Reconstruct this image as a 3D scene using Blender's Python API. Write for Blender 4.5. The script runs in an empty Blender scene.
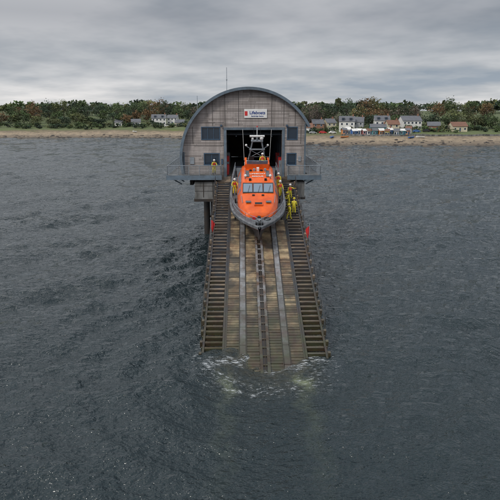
import bpy, math, random, bmesh
import numpy as np
from mathutils import Vector, Matrix, Euler
random.seed(7); rng=np.random.default_rng(7)
C=bpy.context.scene.collection
SL=math.atan(0.3077)   # slipway slope
FZ=9.2                 # boathouse floor level

# ------------------------------------------------------------ materials
def newmat(name):
    m=bpy.data.materials.new(name); m.use_nodes=True
    nt=m.node_tree; b=nt.nodes['Principled BSDF']; return m,nt,b
def nd(nt,t,**k):
    n=nt.nodes.new(t)
    for a,v in k.items(): setattr(n,a,v)
    return n
def mth(nt,op,a,b=None,c=None,clamp=False):
    n=nt.nodes.new('ShaderNodeMath'); n.operation=op; n.use_clamp=clamp
    for i,v in enumerate((a,b,c)):
        if v is None: continue
        if isinstance(v,(int,float)): n.inputs[i].default_value=v
        else: nt.links.new(v,n.inputs[i])
    return n.outputs[0]
def mixc(nt,f,a,b,mode='MIX'):
    n=nt.nodes.new('ShaderNodeMix'); n.data_type='RGBA'; n.blend_type=mode
    for s,v in ((n.inputs[0],f),(n.inputs[6],a),(n.inputs[7],b)):
        if isinstance(v,(int,float)): s.default_value=v
        elif isinstance(v,(tuple,list)): s.default_value=(*v[:3],1)
        else: nt.links.new(v,s)
    return n.outputs[2]
def noise(nt,vec,scale,detail=4,rough=.6):
    n=nt.nodes.new('ShaderNodeTexNoise'); n.inputs['Scale'].default_value=scale
    n.inputs['Detail'].default_value=detail; n.inputs['Roughness'].default_value=rough
    nt.links.new(vec,n.inputs['Vector']); return n.outputs['Fac']
def pos(nt): return nt.nodes.new('ShaderNodeNewGeometry').outputs['Position']
def mapping(nt,vec,scale=(1,1,1),rot=(0,0,0)):
    n=nt.nodes.new('ShaderNodeMapping'); n.inputs['Scale'].default_value=scale; n.inputs['Rotation'].default_value=rot
    nt.links.new(vec,n.inputs['Vector']); return n.outputs[0]
def maprange(nt,v,a,b,c=0,d=1):
    n=nt.nodes.new('ShaderNodeMapRange'); nt.links.new(v,n.inputs[0])
    for i,x in enumerate((a,b,c,d)): n.inputs[i+1].default_value=x
    return n.outputs[0]
def bump(nt,b,h,strength=.3,dist=.02):
    n=nt.nodes.new('ShaderNodeBump'); n.inputs['Strength'].default_value=strength; n.inputs['Distance'].default_value=dist
    nt.links.new(h,n.inputs['Height']); nt.links.new(n.outputs[0],b.inputs['Normal'])
def pm(name,col,rough=.6,col2=None,scale=2.0,metal=0,rnd=.0,bumpd=0,wet=False,stretch=(1,1,1),thr=(.35,.65),rust=0):
    m,nt,b=newmat(name)
    b.inputs['Roughness'].default_value=rough; b.inputs['Metallic'].default_value=metal
    p=pos(nt); v=mapping(nt,p,stretch)
    if col2 is None: col2=tuple(c*.72 for c in col)
    f=noise(nt,v,scale,4,.65); f=maprange(nt,f,*thr)
    c=mixc(nt,f,col,col2)
    if rust:
        rf_=maprange(nt,noise(nt,mapping(nt,p,(1,.5,1)),.75,5,.7),.46,.64)
        c=mixc(nt,mth(nt,'MULTIPLY',rf_,rust),c,(.12,.055,.027))
    if rnd>0:
        a=nd(nt,'ShaderNodeAttribute',attribute_name='rnd')
        k=maprange(nt,a.outputs['Fac'],0,1,1-rnd,1+rnd)
        cc=nt.nodes.new('ShaderNodeCombineColor')
        for i in range(3): nt.links.new(k,cc.inputs[i])
        c=mixc(nt,1.0,c,cc.outputs[0],'MULTIPLY')
    if wet:
        sp=nd(nt,'ShaderNodeSeparateXYZ'); nt.links.new(p,sp.inputs[0])
        n2=noise(nt,p,.8,4)
        zz=mth(nt,'ADD',sp.outputs[2],mth(nt,'MULTIPLY',n2,-2.8))
        w=maprange(nt,zz,-1.2,2.3,1,0)
        green=mixc(nt,maprange(nt,noise(nt,p,1.3,3),.35,.65),(.045,.05,.02),(.045,.03,.018))
        c=mixc(nt,mth(nt,'MULTIPLY',w,.85),c,green)
        nt.links.new(maprange(nt,w,0,1,rough,.2),b.inputs['Roughness'])
    nt.links.new(c,b.inputs['Base Color'])
    if bumpd: bump(nt,b,noise(nt,v,scale*6,4),.5,bumpd)
    return m

M={}
M['steel']=pm('steel_bluegrey',(.12,.165,.21),.5,(.085,.11,.135),1.5,rnd=.15)
M['darksteel']=pm('pile_steel',(.024,.025,.027),.7,(.04,.028,.02),1.2,bumpd=.02)
M['galv']=pm('galvanised',(.28,.32,.36),.45,(.2,.22,.24),3,metal=.2)
M['conc']=pm('concrete',(.22,.22,.215),.85,(.07,.07,.066),.7,bumpd=.01,stretch=(1,1,.3),thr=(.38,.6))
M['concslip']=pm('concrete_rail',(.29,.305,.325),.45,(.11,.105,.10),1.1,rnd=.22,bumpd=.01,wet=True,rust=.4)
M['plank']=pm('slip_plank',(.31,.235,.14),.55,(.07,.06,.047),.62,rnd=.5,bumpd=.012,wet=True,rust=.55,thr=(.40,.58))
M['tread']=pm('tread_timber',(.22,.17,.12),.7,(.08,.075,.07),1.1,rnd=.5,bumpd=.01,wet=True,rust=.3)
M['stringer']=pm('stringer_steel',(.03,.038,.05),.55,(.055,.038,.025),.8,rnd=.2,wet=True)
M['keelrail']=pm('keel_rail',(.30,.30,.31),.4,(.13,.08,.05),1.3,metal=.3,wet=True,rust=.7)
M['black']=pm('black_rubber',(.015,.015,.017),.5)
M['grease']=pm('greased_slot',(.035,.026,.02),.35)
M['white']=pm('white_paint',(.78,.78,.77),.4,(.66,.66,.64),1)
M['red']=pm('red_paint',(.62,.03,.03),.45,(.45,.03,.03),2)
M['orange']=pm('orange_gelcoat',(.82,.13,.012),.22,(.60,.085,.012),.9)
M['navy']=pm('navy_hull',(.014,.022,.05),.25,(.03,.035,.05),1.2)
M['deckgrey']=pm('deck_grey',(.13,.145,.155),.65,(.08,.085,.095),1.8)
M['fender']=pm('fender_grey',(.18,.19,.205),.5,(.07,.075,.08),1.6)
M['bottom']=pm('antifoul',(.06,.045,.045),.6,(.03,.03,.035),1)
M['yellow']=pm('yellow_oilskin',(.66,.56,.03),.6,(.45,.38,.03),6)
M['jacket']=pm('red_lifejacket',(.60,.06,.03),.6)
M['skin']=pm('skin',(.52,.31,.22),.55,(.45,.25,.18),20)
M['blueText']=pm('sign_blue',(.01,.05,.25),.5)
M['roof']=pm('roof_metal',(.12,.16,.20),.4,(.085,.11,.135),.6)
M['inner']=pm('interior_lining',(.14,.10,.075),.85,(.06,.05,.045),.6)
M['floor']=pm('boathouse_floor',(.15,.15,.145),.6,(.08,.08,.075),.8)
def glassmat(name,col,r=.06,spec=.9):
    m,nt,b=newmat(name); b.inputs['Base Color'].default_value=(*col,1); b.inputs['Roughness'].default_value=r
    b.inputs['Specular IOR Level'].default_value=spec
    bump(nt,b,noise(nt,pos(nt),1.2,2),.15,.02); return m
M['glass']=glassmat('window_glass',(.012,.025,.045),.04)
M['glassb']=glassmat('boat_glass_sky_tint',(.16,.23,.31),.08,1.0)  # pale blue base colour carries a painted sky reflection
M['frame']=pm('window_frame',(.045,.09,.15),.5)

def cladding():
    m,nt,b=newmat('timber_cladding'); p=pos(nt)
    sp=nd(nt,'ShaderNodeSeparateXYZ'); nt.links.new(p,sp.inputs[0])
    z=mth(nt,'DIVIDE',sp.outputs[2],.19); fz=mth(nt,'FLOOR',z); fr=mth(nt,'FRACT',z)
    xx=mth(nt,'ADD',sp.outputs[0],sp.outputs[1])
    xo=mth(nt,'ADD',mth(nt,'DIVIDE',xx,3.1),mth(nt,'MULTIPLY',mth(nt,'SINE',mth(nt,'MULTIPLY',fz,12.99)),7.3))
    fx=mth(nt,'FLOOR',xo); frx=mth(nt,'FRACT',xo)
    cb=nd(nt,'ShaderNodeCombineXYZ'); nt.links.new(fz,cb.inputs[0]); nt.links.new(fx,cb.inputs[1])
    wn=nd(nt,'ShaderNodeTexWhiteNoise'); wn.noise_dimensions='3D'; nt.links.new(cb.outputs[0],wn.inputs['Vector'])
    base=mixc(nt,wn.outputs['Value'],(.50,.455,.435),(.27,.243,.23))
    streak=maprange(nt,noise(nt,mapping(nt,p,(.5,.5,6)),1.5,5,.7),.35,.7)
    base=mixc(nt,mth(nt,'MULTIPLY',streak,.45),base,(.24,.21,.195))
    st2=maprange(nt,noise(nt,mapping(nt,p,(1.4,1.4,.10)),1.1,5,.7),.42,.64)
    base=mixc(nt,mth(nt,'MULTIPLY',st2,.6),base,(.15,.13,.12))
    # boards blend darker towards the bottom, with a noisy upper limit
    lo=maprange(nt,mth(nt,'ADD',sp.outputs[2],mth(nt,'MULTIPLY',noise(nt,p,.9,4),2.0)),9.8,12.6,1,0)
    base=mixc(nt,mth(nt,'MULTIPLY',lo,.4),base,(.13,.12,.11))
    gap=mth(nt,'LESS_THAN',fr,.14); gx=mth(nt,'LESS_THAN',frx,.008)
    g=mth(nt,'MAXIMUM',gap,gx)
    base=mixc(nt,mth(nt,'MULTIPLY',g,.75),base,(.04,.036,.033))
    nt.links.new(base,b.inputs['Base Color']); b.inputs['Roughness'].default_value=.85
    bump(nt,b,mth(nt,'SUBTRACT',1,g),.6,.02)
    return m
M['clad']=cladding()

# ------------------------------------------------------------ mesh builder
class MB:
    def __init__(s): s.v=[];s.f=[];s.m=[];s.r=[]
    def add(s,vs,fs,mi,r=None):
        o=len(s.v); s.v+= [tuple(v) for v in vs]; r=random.random() if r is None else r
        for f in fs: s.f.append([i+o for i in f]); s.m.append(mi); s.r.append(r)
    def box(s,c,d,mi=0,rot=None,r=None):
        h=Vector(d)/2; vs=[Vector((x*h.x,y*h.y,z*h.z)) for x in(-1,1) for y in(-1,1) for z in(-1,1)]
        if rot is not None: vs=[rot@v for v in vs]
        vs=[v+Vector(c) for v in vs]
        s.add(vs,[(0,1,3,2),(4,6,7,5),(0,4,5,1),(2,3,7,6),(0,2,6,4),(1,5,7,3)],mi,r)
    def b2(s,x0,x1,y0,y1,z0,z1,mi=0,r=None): s.box(((x0+x1)/2,(y0+y1)/2,(z0+z1)/2),(x1-x0,y1-y0,z1-z0),mi,r=r)
    def cyl(s,p,q,r1,mi=0,r2=None,n=8,r=None):
        p=Vector(p);q=Vector(q);r2=r1 if r2 is None else r2
        d=(q-p).normalized(); a=d.orthogonal().normalized(); b=d.cross(a)
        vs=[];
        for c,rr in((p,r1),(q,r2)):
            for i in range(n):
                t=2*math.pi*i/n; vs.append(c+(a*math.cos(t)+b*math.sin(t))*rr)
        fs=[(i,(i+1)%n,n+(i+1)%n,n+i) for i in range(n)]+[tuple(range(n))[::-1],tuple(range(n,2*n))]
        s.add(vs,fs,mi,r)
    def path(s,pts,r,mi=0,n=6):
        for a,b in zip(pts[:-1],pts[1:]): s.cyl(a,b,r,mi,n=n)
    def ball(s,c,r,mi=0,sc=(1,1,1),n=10):
        vs=[];fs=[];k=n//2+1
        for j in range(k+1):
            ph=math.pi*j/k
            for i in range(n):
                t=2*math.pi*i/n; vs.append((c[0]+r*sc[0]*math.sin(ph)*math.cos(t),c[1]+r*sc[1]*math.sin(ph)*math.sin(t),c[2]+r*sc[2]*math.cos(ph)))
        for j in range(k):
            for i in range(n): fs.append((j*n+i,(j+1)*n+i,(j+1)*n+(i+1)%n,j*n+(i+1)%n))
        s.add(vs,fs,mi)
    def build(s,name,mats,parent=None,smooth=False,bevel=0):
        me=bpy.data.meshes.new(name); me.from_pydata(s.v,[],s.f)
        for k in mats: me.materials.append(M[k] if isinstance(k,str) else k)
        me.polygons.foreach_set('material_index',s.m)
        at=me.attributes.new('rnd','FLOAT','FACE'); at.data.foreach_set('value',s.r)
        if smooth:
            me.polygons.foreach_set('use_smooth',[True]*len(s.f)); me.update()
            me.set_sharp_from_angle(angle=math.radians(40))
        me.update()
        o=bpy.data.objects.new(name,me); C.objects.link(o)
        if parent: o.parent=parent
        if bevel:
            b=o.modifiers.new('b','BEVEL'); b.width=bevel; b.segments=2; b.limit_method='ANGLE'
        return o
def empty(name,loc=(0,0,0),rot=(0,0,0),parent=None):
    e=bpy.data.objects.new(name,None); e.location=loc; e.rotation_euler=rot; C.objects.link(e)
    e.empty_display_size=.1
    if parent: e.parent=parent
    return e
def text(name,body,size,loc,rot,mat,parent,ext=.006,align='CENTER'):
    cu=bpy.data.curves.new(name,'FONT'); cu.body=body; cu.size=size; cu.extrude=ext; cu.align_x=align; cu.align_y='CENTER'
    cu.offset=size*.02
    o=bpy.data.objects.new(name,cu); C.objects.link(o); o.location=loc; o.rotation_euler=rot; cu.materials.append(M[mat]); o.parent=parent
    return o

# ------------------------------------------------------------ boathouse
bh=empty('lifeboat_station',(0,0,0))
cx0,cz0,R=-.75,11.3,7.7
a0=math.acos(6.65/R)
poly=[(-8.4,FZ-.3),(-3.3,FZ-.3),(-3.3,14.5),(3.1,14.5),(3.1,FZ-.3),(5.9,FZ-.3)]
for i in range(41):
    a=a0+(math.pi-a0)*i/40; poly.append((cx0+R*math.cos(a),cz0+R*math.sin(a)))
poly[-1]=(-8.4,cz0)
vs=[(x,0,z) for x,z in poly]+[(x,.3,z) for x,z in poly]; n=len(poly)
fs=[tuple(range(n)),tuple(range(n,2*n))[::-1]]+[(i,n+i,n+(i+1)%n,(i+1)%n) for i in range(n)]
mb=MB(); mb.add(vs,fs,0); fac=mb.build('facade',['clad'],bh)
wins=[(-6.15,-4.1,13.45,14.8,3),(-5.9,-4.2,10.55,11.8,2),(3.75,4.85,13.45,14.8,1),(3.75,4.75,10.5,11.8,1)]
cut=MB()
for x0,x1,z0,z1,k in wins: cut.b2(x0,x1,-.5,.8,z0,z1)
co=cut.build('cut',[])
bo=fac.modifiers.new('bool','BOOLEAN'); bo.object=co; bo.operation='DIFFERENCE'; bo.solver='EXACT'
bpy.context.view_layer.update(); dg=bpy.context.evaluated_depsgraph_get()
me=bpy.data.meshes.new_from_object(fac.evaluated_get(dg)); fac.modifiers.clear(); fac.data=me
bpy.data.objects.remove(co)
w=MB()
for x0,x1,z0,z1,k in wins:
    w.b2(x0,x1,.12,.14,z0,z1,0)
    t=.08
    w.b2(x0-t,x0+.02,-.04,.11,z0-t,z1+t,1); w.b2(x1-.02,x1+t,-.04,.11,z0-t,z1+t,1)
    w.b2(x0+.02,x1-.02,-.035,.11,z1-.03,z1+t,1); w.b2(x0+.02,x1-.02,-.06,.11,z0-t,z0+.03,1)
    for j in range(1,k+1 if k>1 else 1):
        xm=x0+(x1-x0)*j/(k if k>1 else 2)
        if j<k: w.b2(xm-.035,xm+.035,.03,.115,z0+.03,z1-.03,1)
w.build('windows',['glass','frame'],bh)
rf=MB(); N=56; A0=a0-math.radians(3); A1=math.pi+math.radians(14)
def ring(r0,r1,y0,y1,mi):
    vs=[];fs=[]
    for i in range(N+1):
        a=A0+(A1-A0)*i/N
        for r in(r0,r1):
            for y in(y0,y1): vs.append((cx0+r*math.cos(a),y,cz0+r*math.sin(a)))
    for i in range(N):
        o=i*4;p=o+4
        fs+=[(o,o+1,p+1,p),(o+2,p+2,p+3,o+3),(o,p,p+2,o+2),(o+1,o+3,p+3,p+1)]
    fs+=[(0,2,3,1),(N*4,N*4+1,N*4+3,N*4+2)]
    rf.add(vs,fs,mi)
ring(R+.01,R+.20,-.55,30.5,0)
ring(R-.05,R+.26,-.72,-.552,1)
for k in range(1,15): ring(R+.198,R+.26,k*2.1,k*2.1+.07,0)
rf.build('roof',['roof','steel'],bh,smooth=True)
sh=MB()
sh.b2(-8.395,-8.2,.302,30,FZ-.3,cz0+.2,0); sh.b2(5.7,5.895,.302,30,FZ-.3,15.15,0)
sh.b2(-8.19,5.69,29.8,29.99,FZ,17.5,2)
sh.b2(-8.39,5.69,.305,29.79,FZ-.5,FZ-.31,1)
sh.b2(-8.18,-3.3,.305,29.79,FZ-.3,FZ,1); sh.b2(3.1,5.69,.305,29.79,FZ-.3,FZ,1); sh.b2(-3.29,3.09,.305,29.79,FZ-.3,FZ-.05,1)
sh.b2(-3.9,-3.7,.31,25,FZ,14.4,2); sh.b2(3.5,3.7,.31,25,FZ,14.4,2)
sh.b2(-3.5,3.3,.35,1.0,14.52,15.1,3)
for y in (3,7,11,15,19,23):
    pts=[(cx0+(R-.35)*math.cos(a),y,cz0+(R-.35)*math.sin(a)) for a in np.linspace(a0+.1,math.pi-.25,16)]
    sh.path(pts,.12,3); sh.cyl((-3.7,y,13.9),(3.5,y,13.9),.1,3)
    sh.cyl((-3.62,y,FZ),(-3.62,y,14),.12,3); sh.cyl((3.42,y,FZ),(3.42,y,14),.12,3)
for x in(-2.2,2): sh.b2(x-.05,x+.05,1,28,13.7,13.8,3)
for i in range(6):
    sh.b2(-3.6,-3.1,1.5+i*1.3,2.4+i*1.3,FZ,FZ+random.uniform(1,2.2),4+i%2); sh.b2(2.9,3.4,1.5+i*1.3,2.4+i*1.3,FZ,FZ+random.uniform(1,2.2),4+(i+1)%2)
sh.build('shell',['clad','floor','inner','steel','red','galv'],bh)
tr=MB()
tr.b2(-3.62,-3.32,-.10,.2,FZ-.1,14.7,0); tr.b2(3.12,3.42,-.10,.2,FZ-.1,14.7,0); tr.b2(-3.62,3.42,-.12,.2,14.502,14.78,0)
for x,zt in((-8.3,12.0),(5.8,15.2)): tr.b2(x-.09,x+.1,-.06,-.002,FZ,zt,0)
tr.b2(-8.2,-3.64,-.05,-.002,FZ+3.55,FZ+3.68,1); tr.b2(3.44,5.7,-.05,-.002,FZ+3.55,FZ+3.68,1)
tr.b2(-7.75,-3.65,-.055,-.002,15.35,15.44,1); 
for x in(-4.9,-3.46,-1.9,1.9,3.3,4.6): 
    zt=cz0+math.sqrt(R*R-(x-cx0)**2)-.12
    tr.b2(x-.03,x+.03,-.022,-.002,14.95,zt,4)
for x in(-7.2,5.3): tr.b2(x-.03,x+.03,-.022,-.002,FZ+3.7,14.9,4)
for x in(-3.9,3.65): tr.b2(x-.1,x+.1,-.3,-.05,14.9,15.1,2)
tr.b2(-3.95,-3.75,-.12,-.003,10.6,11.2,2); tr.b2(5.05,5.35,-.1,-.003,10.9,11.5,3); tr.b2(-7.6,-7.1,-.1,-.003,10.6,11.4,3)
M['joint']=pm('board_joint',(.11,.10,.095),.9)
tr.build('door_frame_and_trim',['steel','clad','frame','galv','joint'],bh)
an=MB(); an.cyl((-6.9,4,16.2),(-6.9,4,18.4),.03); an.cyl((-3.3,3,19),(-3.3,3,21.6),.03); an.ball((-3.3,3,20.2),.08)
an.build('roof_antennas',['galv'],bh)
sg=MB(); sg.b2(-1.25,1.35,-.11,-.03,15.85,16.85,0); sg.b2(-1.2,-.88,-.13,-.111,16.1,16.6,1); sg.build('sign_board',['white','red'],bh)
text('sign_text','Lifeboats',.5,(.25,-.125,16.42),(math.pi/2,0,0),'blueText',bh)
text('sign_small_text','Bembridge Station',.19,(.25,-.125,16.05),(math.pi/2,0,0),'blueText',bh)
bk=MB()
def rail(pts,h=1.1,step=1.3,mi=0):
    for a,b in zip(pts[:-1],pts[1:]):
        a=Vector(a);b=Vector(b);L=(b-a).length;k=max(1,round(L/step))
        for i in range(k+1):
            p=a+(b-a)*i/k; bk.cyl(p,p+Vector((0,0,h)),.04,mi,n=6)
        for hh in(h,): bk.cyl(a+Vector((0,0,hh)),b+Vector((0,0,hh)),.045,mi,n=6)
        for hh in(.15,.3,.45,.6,.75,.9): bk.cyl(a+Vector((0,0,hh)),b+Vector((0,0,hh)),.02,mi,n=5)
zd=FZ+.25
bk.b2(-10.1,-3.9,-1.7,-.13,zd-.14,zd,1); bk.b2(-10.1,-8.65,-.13,22,zd-.14,zd,1)
bk.b2(3.7,7.5,-1.7,-.13,zd-.14,zd,1); bk.b2(6.15,7.5,-.13,22,zd-.14,zd,1)
bk.b2(-10.15,-3.85,-1.78,-1.702,zd-.5,zd+.02,2); bk.b2(-10.18,-10.102,-1.78,22,zd-.5,zd+.02,2)
bk.b2(3.65,7.55,-1.78,-1.702,zd-.5,zd+.02,2); bk.b2(7.502,7.58,-1.78,22,zd-.5,zd+.02,2)
for y in np.arange(-.8,22,2.6):
    bk.box((-9.3,y,zd-.3),(1.6,.14,.3),2); bk.box((6.8,y,zd-.3),(1.35,.14,.3),2)
    bk.cyl((-9.9,y,zd-.3),(-8.5,y,zd-1.1),.07,2); bk.cyl((7.3,y,zd-.3),(5.9,y,zd-1.1),.07,2)
rail([(-3.95,-.2,zd),(-3.95,-1.65,zd),(-10.05,-1.65,zd),(-10.05,22,zd)])
rail([(3.8,-.2,zd),(3.8,-1.65,zd),(7.45,-1.65,zd),(7.45,22,zd)])
bk.build('balcony_and_railings',['galv','conc','steel'],bh)
sb=MB()
sb.b2(-7.0,-3.65,-1.4,3,6.7,FZ-.52,0); sb.b2(3.6,5.7,-1.4,3,6.9,FZ-.52,0)
for x in(-6.0,-4.9,4.6): sb.b2(x-.04,x+.04,-1.43,-1.402,6.9,FZ-.55,1)
for z in(7.6,8.2): sb.b2(-7.02,-3.63,-1.42,-1.401,z,z+.04,1)
sb.b2(-7.1,-3.6,-1.5,3.1,6.4,6.695,1); sb.b2(3.55,5.8,-1.5,3.1,6.65,6.895,1)
for x in (-7.5,-4.6,-1,2.2,5.0): sb.b2(x-.2,x+.2,.4,30,FZ-1.1,FZ-.51,1)
for x in(-6.3,-5.2): sb.cyl((x,9,6.8),(x,9,-4),.42,1,n=14)
sb.cyl((-5.0,2.6,6.7),(-5.0,2.6,-4),.42,1,n=14)
sb.b2(-6.7,-4.7,8.6,9.4,5.6,6.6,1); sb.cyl((-6.3,9,1),(-4.9,9,5.6),.12,1)
for y in(16,22,28):
    sb.b2(-8,5.6,y-.35,y+.35,FZ-1.8,FZ-1.1,1)
    for x in(-5.6,-1.5,4.2): sb.cyl((x,y,FZ-1.8),(x,y,-4),.4,1,n=14)
    sb.cyl((-5.6,y,1),(4.2,y,7),.12,1)
for x in (-2.8,2.8,4.7): sb.cyl((x,2.5,FZ-1),(x,2.5,-4),.4,1,n=12)
sb.build('substructure',['conc','darksteel'],bh)

pr=MB()
pr.b2(-2.2,.4,30.2,262,FZ-.25,FZ,0)
for y in np.arange(34,262,9):
    pr.cyl((-2,y,FZ-.3),(-2,y,-4),.25,1); pr.cyl((.2,y,FZ-.3),(.2,y,-4),.25,1)
    pr.cyl((-2.1,y,FZ),(-2.1,y,FZ+1.1),.04,1); pr.cyl((.3,y,FZ),(.3,y,FZ+1.1),.04,1)
for x in(-2.1,.3): pr.cyl((x,30.2,FZ+1.1),(x,262,FZ+1.1),.05,1)
pr.build('access_pier',['conc','darksteel'])

# ------------------------------------------------------------ slipway (local: y up-slope, z normal)
sw=empty('slipway',(0,0,FZ),(SL,0,0))
unr=Matrix.Rotation(-SL,3,'X')
LEN=31.4; LU=46
md=MB()
s=.05
panels=[(-2.72,-1.74),(-1.30,-.36),(.36,1.30),(1.74,2.72)]
while s<LU:
    wd=.30
    for (x0,x1) in panels:
        dz=random.uniform(-.02,.0); xj=random.uniform(-.02,.02)
        md.b2(x0+xj,x1+xj,-s-wd+random.uniform(.03,.06),-s,-.09+dz,-.03+dz,0)
    s+=wd
for sx in(-1,1):
    s=0
    while s<LU:
        md.b2(sx*1.52-.21,sx*1.52+.21,-s-1.96,-s,-.3,.03+random.uniform(0,.015),1); s+=2
    s=0
    while s<LU-8:
        md.b2(sx*.25-.1,sx*.25+.1,-s-3.98,-s,-.3,.10,2); s+=4
md.b2(-.148,.148,-LU,0,-.25,-.02,3)
for s in np.arange(.5,LU,.9): md.cyl((-.15,-s,.0),(.15,-s,.0),.07,2,n=8)
for s in np.arange(1,LU,2.4):
    md.b2(-2.9,2.9,-s-.12,-s+.12,-.55,-.31,4)
for x in(-2.75,2.75): md.b2(x-.06,x+.06,-LU,0,-.6,.0,4)
for x in(-1.78,-1.26,1.26,1.78): md.b2(x-.025,x+.025,-LU,0,-.3,.015,4)
cab=[(.02*math.sin(t*.9)+.03,-t,.06) for t in np.arange(17.5,33,.5)]
md.path(cab,.018,4)
md.build('slip_track',['plank','concslip','keelrail','grease','stringer'],sw)
wk=MB()
for sx in(-1,1):
    for x in(2.90,4.32): wk.b2(sx*x-.08,sx*x+.08,-LEN,-1.75,-.38,.03,1)
    s=2.0
    while s<LEN-.2:
        wk.box((sx*3.61+random.uniform(-.03,.03),-s+random.uniform(-.03,.03),-.02),(1.26,random.uniform(.26,.33),.05),0,rot=unr@Matrix.Rotation(random.uniform(-.03,.03),3,'Z'))
        wk.box((sx*3.61,-s-.16,-.12),(1.26,.03,.20),1,rot=unr)
        wk.box((sx*4.42,-s,-.12),(.10,.14,.34),1)
        s+=.60
    s=2.2
    while s<LEN:
        wk.box((sx*4.48,-s,.0),(.18,.22,.5),0); s+=1.2
    wk.b2(sx*3.6-.75,sx*3.6+.75,-1.6,-.0,-.2,-.05,0)
    for s in np.arange(3,LEN-2,6): 
        wk.cyl((sx*2.9,-s,-.4),(sx*4.3,-s-2.5,-.4),.05,1)
wk.build('side_walkways',['tread','stringer'],sw)
hr=MB()
for sx in(-1,1):
    k=[2.4+i*2.35 for i in range(12)]
    for s in k: hr.cyl((sx*4.55,-s,-.3),(sx*4.55,-s+ .95*math.sin(SL),.95*math.cos(SL)),.028,0,n=6)
    for h in (.5,.95):
        hr.cyl((sx*4.55,-k[0]+h*math.sin(SL),h*math.cos(SL)),(sx*4.55,-k[-1]+h*math.sin(SL),h*math.cos(SL)),.02,0,n=6)
hr.build('handrails',['stringer'],sw)
pl=MB()
for s in (4,9.5,15,20.5,26,30.6):
    y=-s*math.cos(SL); z=-s*math.sin(SL)
    for x in(-4.1,-1.5,1.5,4.1):
        pl.cyl((x,y,z-.5),(x,y,-FZ-4),.26,0,n=12)
    pl.b2(-4.4,4.4,y-.2,y+.2,z-.95,z-.55,0)
    if z>-6.5:
        pl.cyl((-4.1,y,z-1.2),(4.1,y,-FZ+.5),.09,0); pl.cyl((4.1,y,z-1.2),(-4.1,y,-FZ+.5),.09,0)
po=pl.build('piles',['darksteel'],sw); po.rotation_euler=(-SL,0,0)

def slip_z(y): return FZ+.3077*y
def flag(x,y,side):
    e=empty('marker_flag',(x,y,slip_z(y)-.2))
    m=MB(); m.cyl((0,0,-.3),(0,0,2.0),.035,0); m.ball((0,0,2.02),.06,0)
    vs=[];fs=[];nx,nz=8,6
    for i in range(nx+1):
        for j in range(nz+1):
            u=i/nx;v=j/nz
            vs.append((side*(.02+.36*u*(1-.6*(1-v))),.09*math.sin(u*7+v*2)*u,1.0+.85*v-.4*u*u))
    for i in range(nx):
        for j in range(nz): a=i*(nz+1)+j; fs.append((a,a+nz+1,a+nz+2,a+1))
    m.add(vs,fs,1); m.build('flag_and_pole',['galv','red'],e,smooth=True)
flag(4.72,-15.0,-1); flag(-4.5,-13.8,1)

# ------------------------------------------------------------ lifeboat (local bow toward -y)
lb=empty('lifeboat',(0,-1.5*math.cos(SL),FZ-1.5*math.sin(SL)+.16),(SL,0,0))
L=np.linspace(0,16.2,70)
def cv(xs,ys):
    v=np.interp(L,xs,ys); k=np.array([1,2,3,2,1])/9.
    for _ in range(3):
        vp=np.concatenate([[2*v[0]-v[2],2*v[0]-v[1]],v,[2*v[-1]-v[-2],2*v[-1]-v[-3]]]); v=np.convolve(vp,k,'valid')
    return v
bs=cv([0,3,8,10.5,12.5,14,15.2,16.2],[2.35,2.6,2.72,2.66,2.35,1.75,1.0,.08]); bs=np.maximum(bs,.05)
bc=cv([0,3,8,10.5,12.5,14,15.2,16.2],[2.15,2.35,2.4,2.15,1.5,.85,.35,.04]); bc=np.maximum(bc,.03)
zk=cv([0,12,13.5,14.8,15.6,16.2],[.12,0,.05,.35,.95,1.75])
zc=cv([0,6,10,13,15,16.2],[.7,.8,1.05,1.5,1.9,2.2])
zs=cv([0,6,10,13,16.2],[1.65,1.7,1.95,2.3,2.65])
hb=MB()
sec=[]
for i,l in enumerate(L):
    mz=(zc[i]+zs[i])/2; mx=(bc[i]+bs[i])/2+.05*min(1,bs[i])
    fw=min(.13,bs[i]*.8)
    half=[(0,zk[i]),(bc[i]*.5,zk[i]*.45+zc[i]*.55-.06),(bc[i],zc[i]),(bc[i]*1.02+.02,zc[i]+.05),(mx,mz),(bs[i]*.995,zs[i]-.32),(bs[i]+.06,zs[i]-.27),(bs[i]+.06,zs[i]-.02),(bs[i],zs[i]+.03),(bs[i]-fw,zs[i]+.03),(bs[i]-fw,zs[i]-.16)]
    sec.append(half)
K=len(sec[0]); 
mi_h=[4,4,0,0,0,1,2,2,3,3]
for sx in(-1,1):
    vs=[(sx*p[0],-L[i],p[1]) for i in range(len(L)) for p in sec[i]]
    for j in range(K-1):
        fs=[]
        for i in range(len(L)-1):
            a=i*K+j; q=(a,a+1,a+K+1,a+K); fs.append(q if sx<0 else q[::-1])
        used=[vs[k] for f in fs for k in f]
        hb.add(used,[tuple(range(4*t,4*t+4)) for t in range(len(fs))],mi_h[j],.5)
for i in range(len(L)-1):
    a=sec[i][-1];b=sec[i+1][-1]
    hb.add([(-a[0],-L[i],a[1]),(a[0],-L[i],a[1]),(b[0],-L[i+1],b[1]),(-b[0],-L[i+1],b[1])],[(0,1,2,3)],5,.5)
tp=[(p[0],0,p[1]) for p in sec[0][:9]]; tq=[(-p[0],0,p[1]) for p in sec[0][:9]][::-1]
hb.add(tp+tq[:-1],[tuple(range(len(tp)+len(tq)-1))],0,.5)
hull=hb.build('hull',['navy','red','fender','fender','bottom','deckgrey'],lb)
def weld(o,ang=32):
    bm=bmesh.new(); bm.from_mesh(o.data); bmesh.ops.remove_doubles(bm,verts=bm.verts,dist=.0008); bmesh.ops.recalc_face_normals(bm,faces=bm.faces)
    bm.to_mesh(o.data); bm.free(); o.data.polygons.foreach_set('use_smooth',[True]*len(o.data.polygons)); o.data.set_sharp_from_angle(angle=math.radians(ang))
weld(hull)
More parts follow.
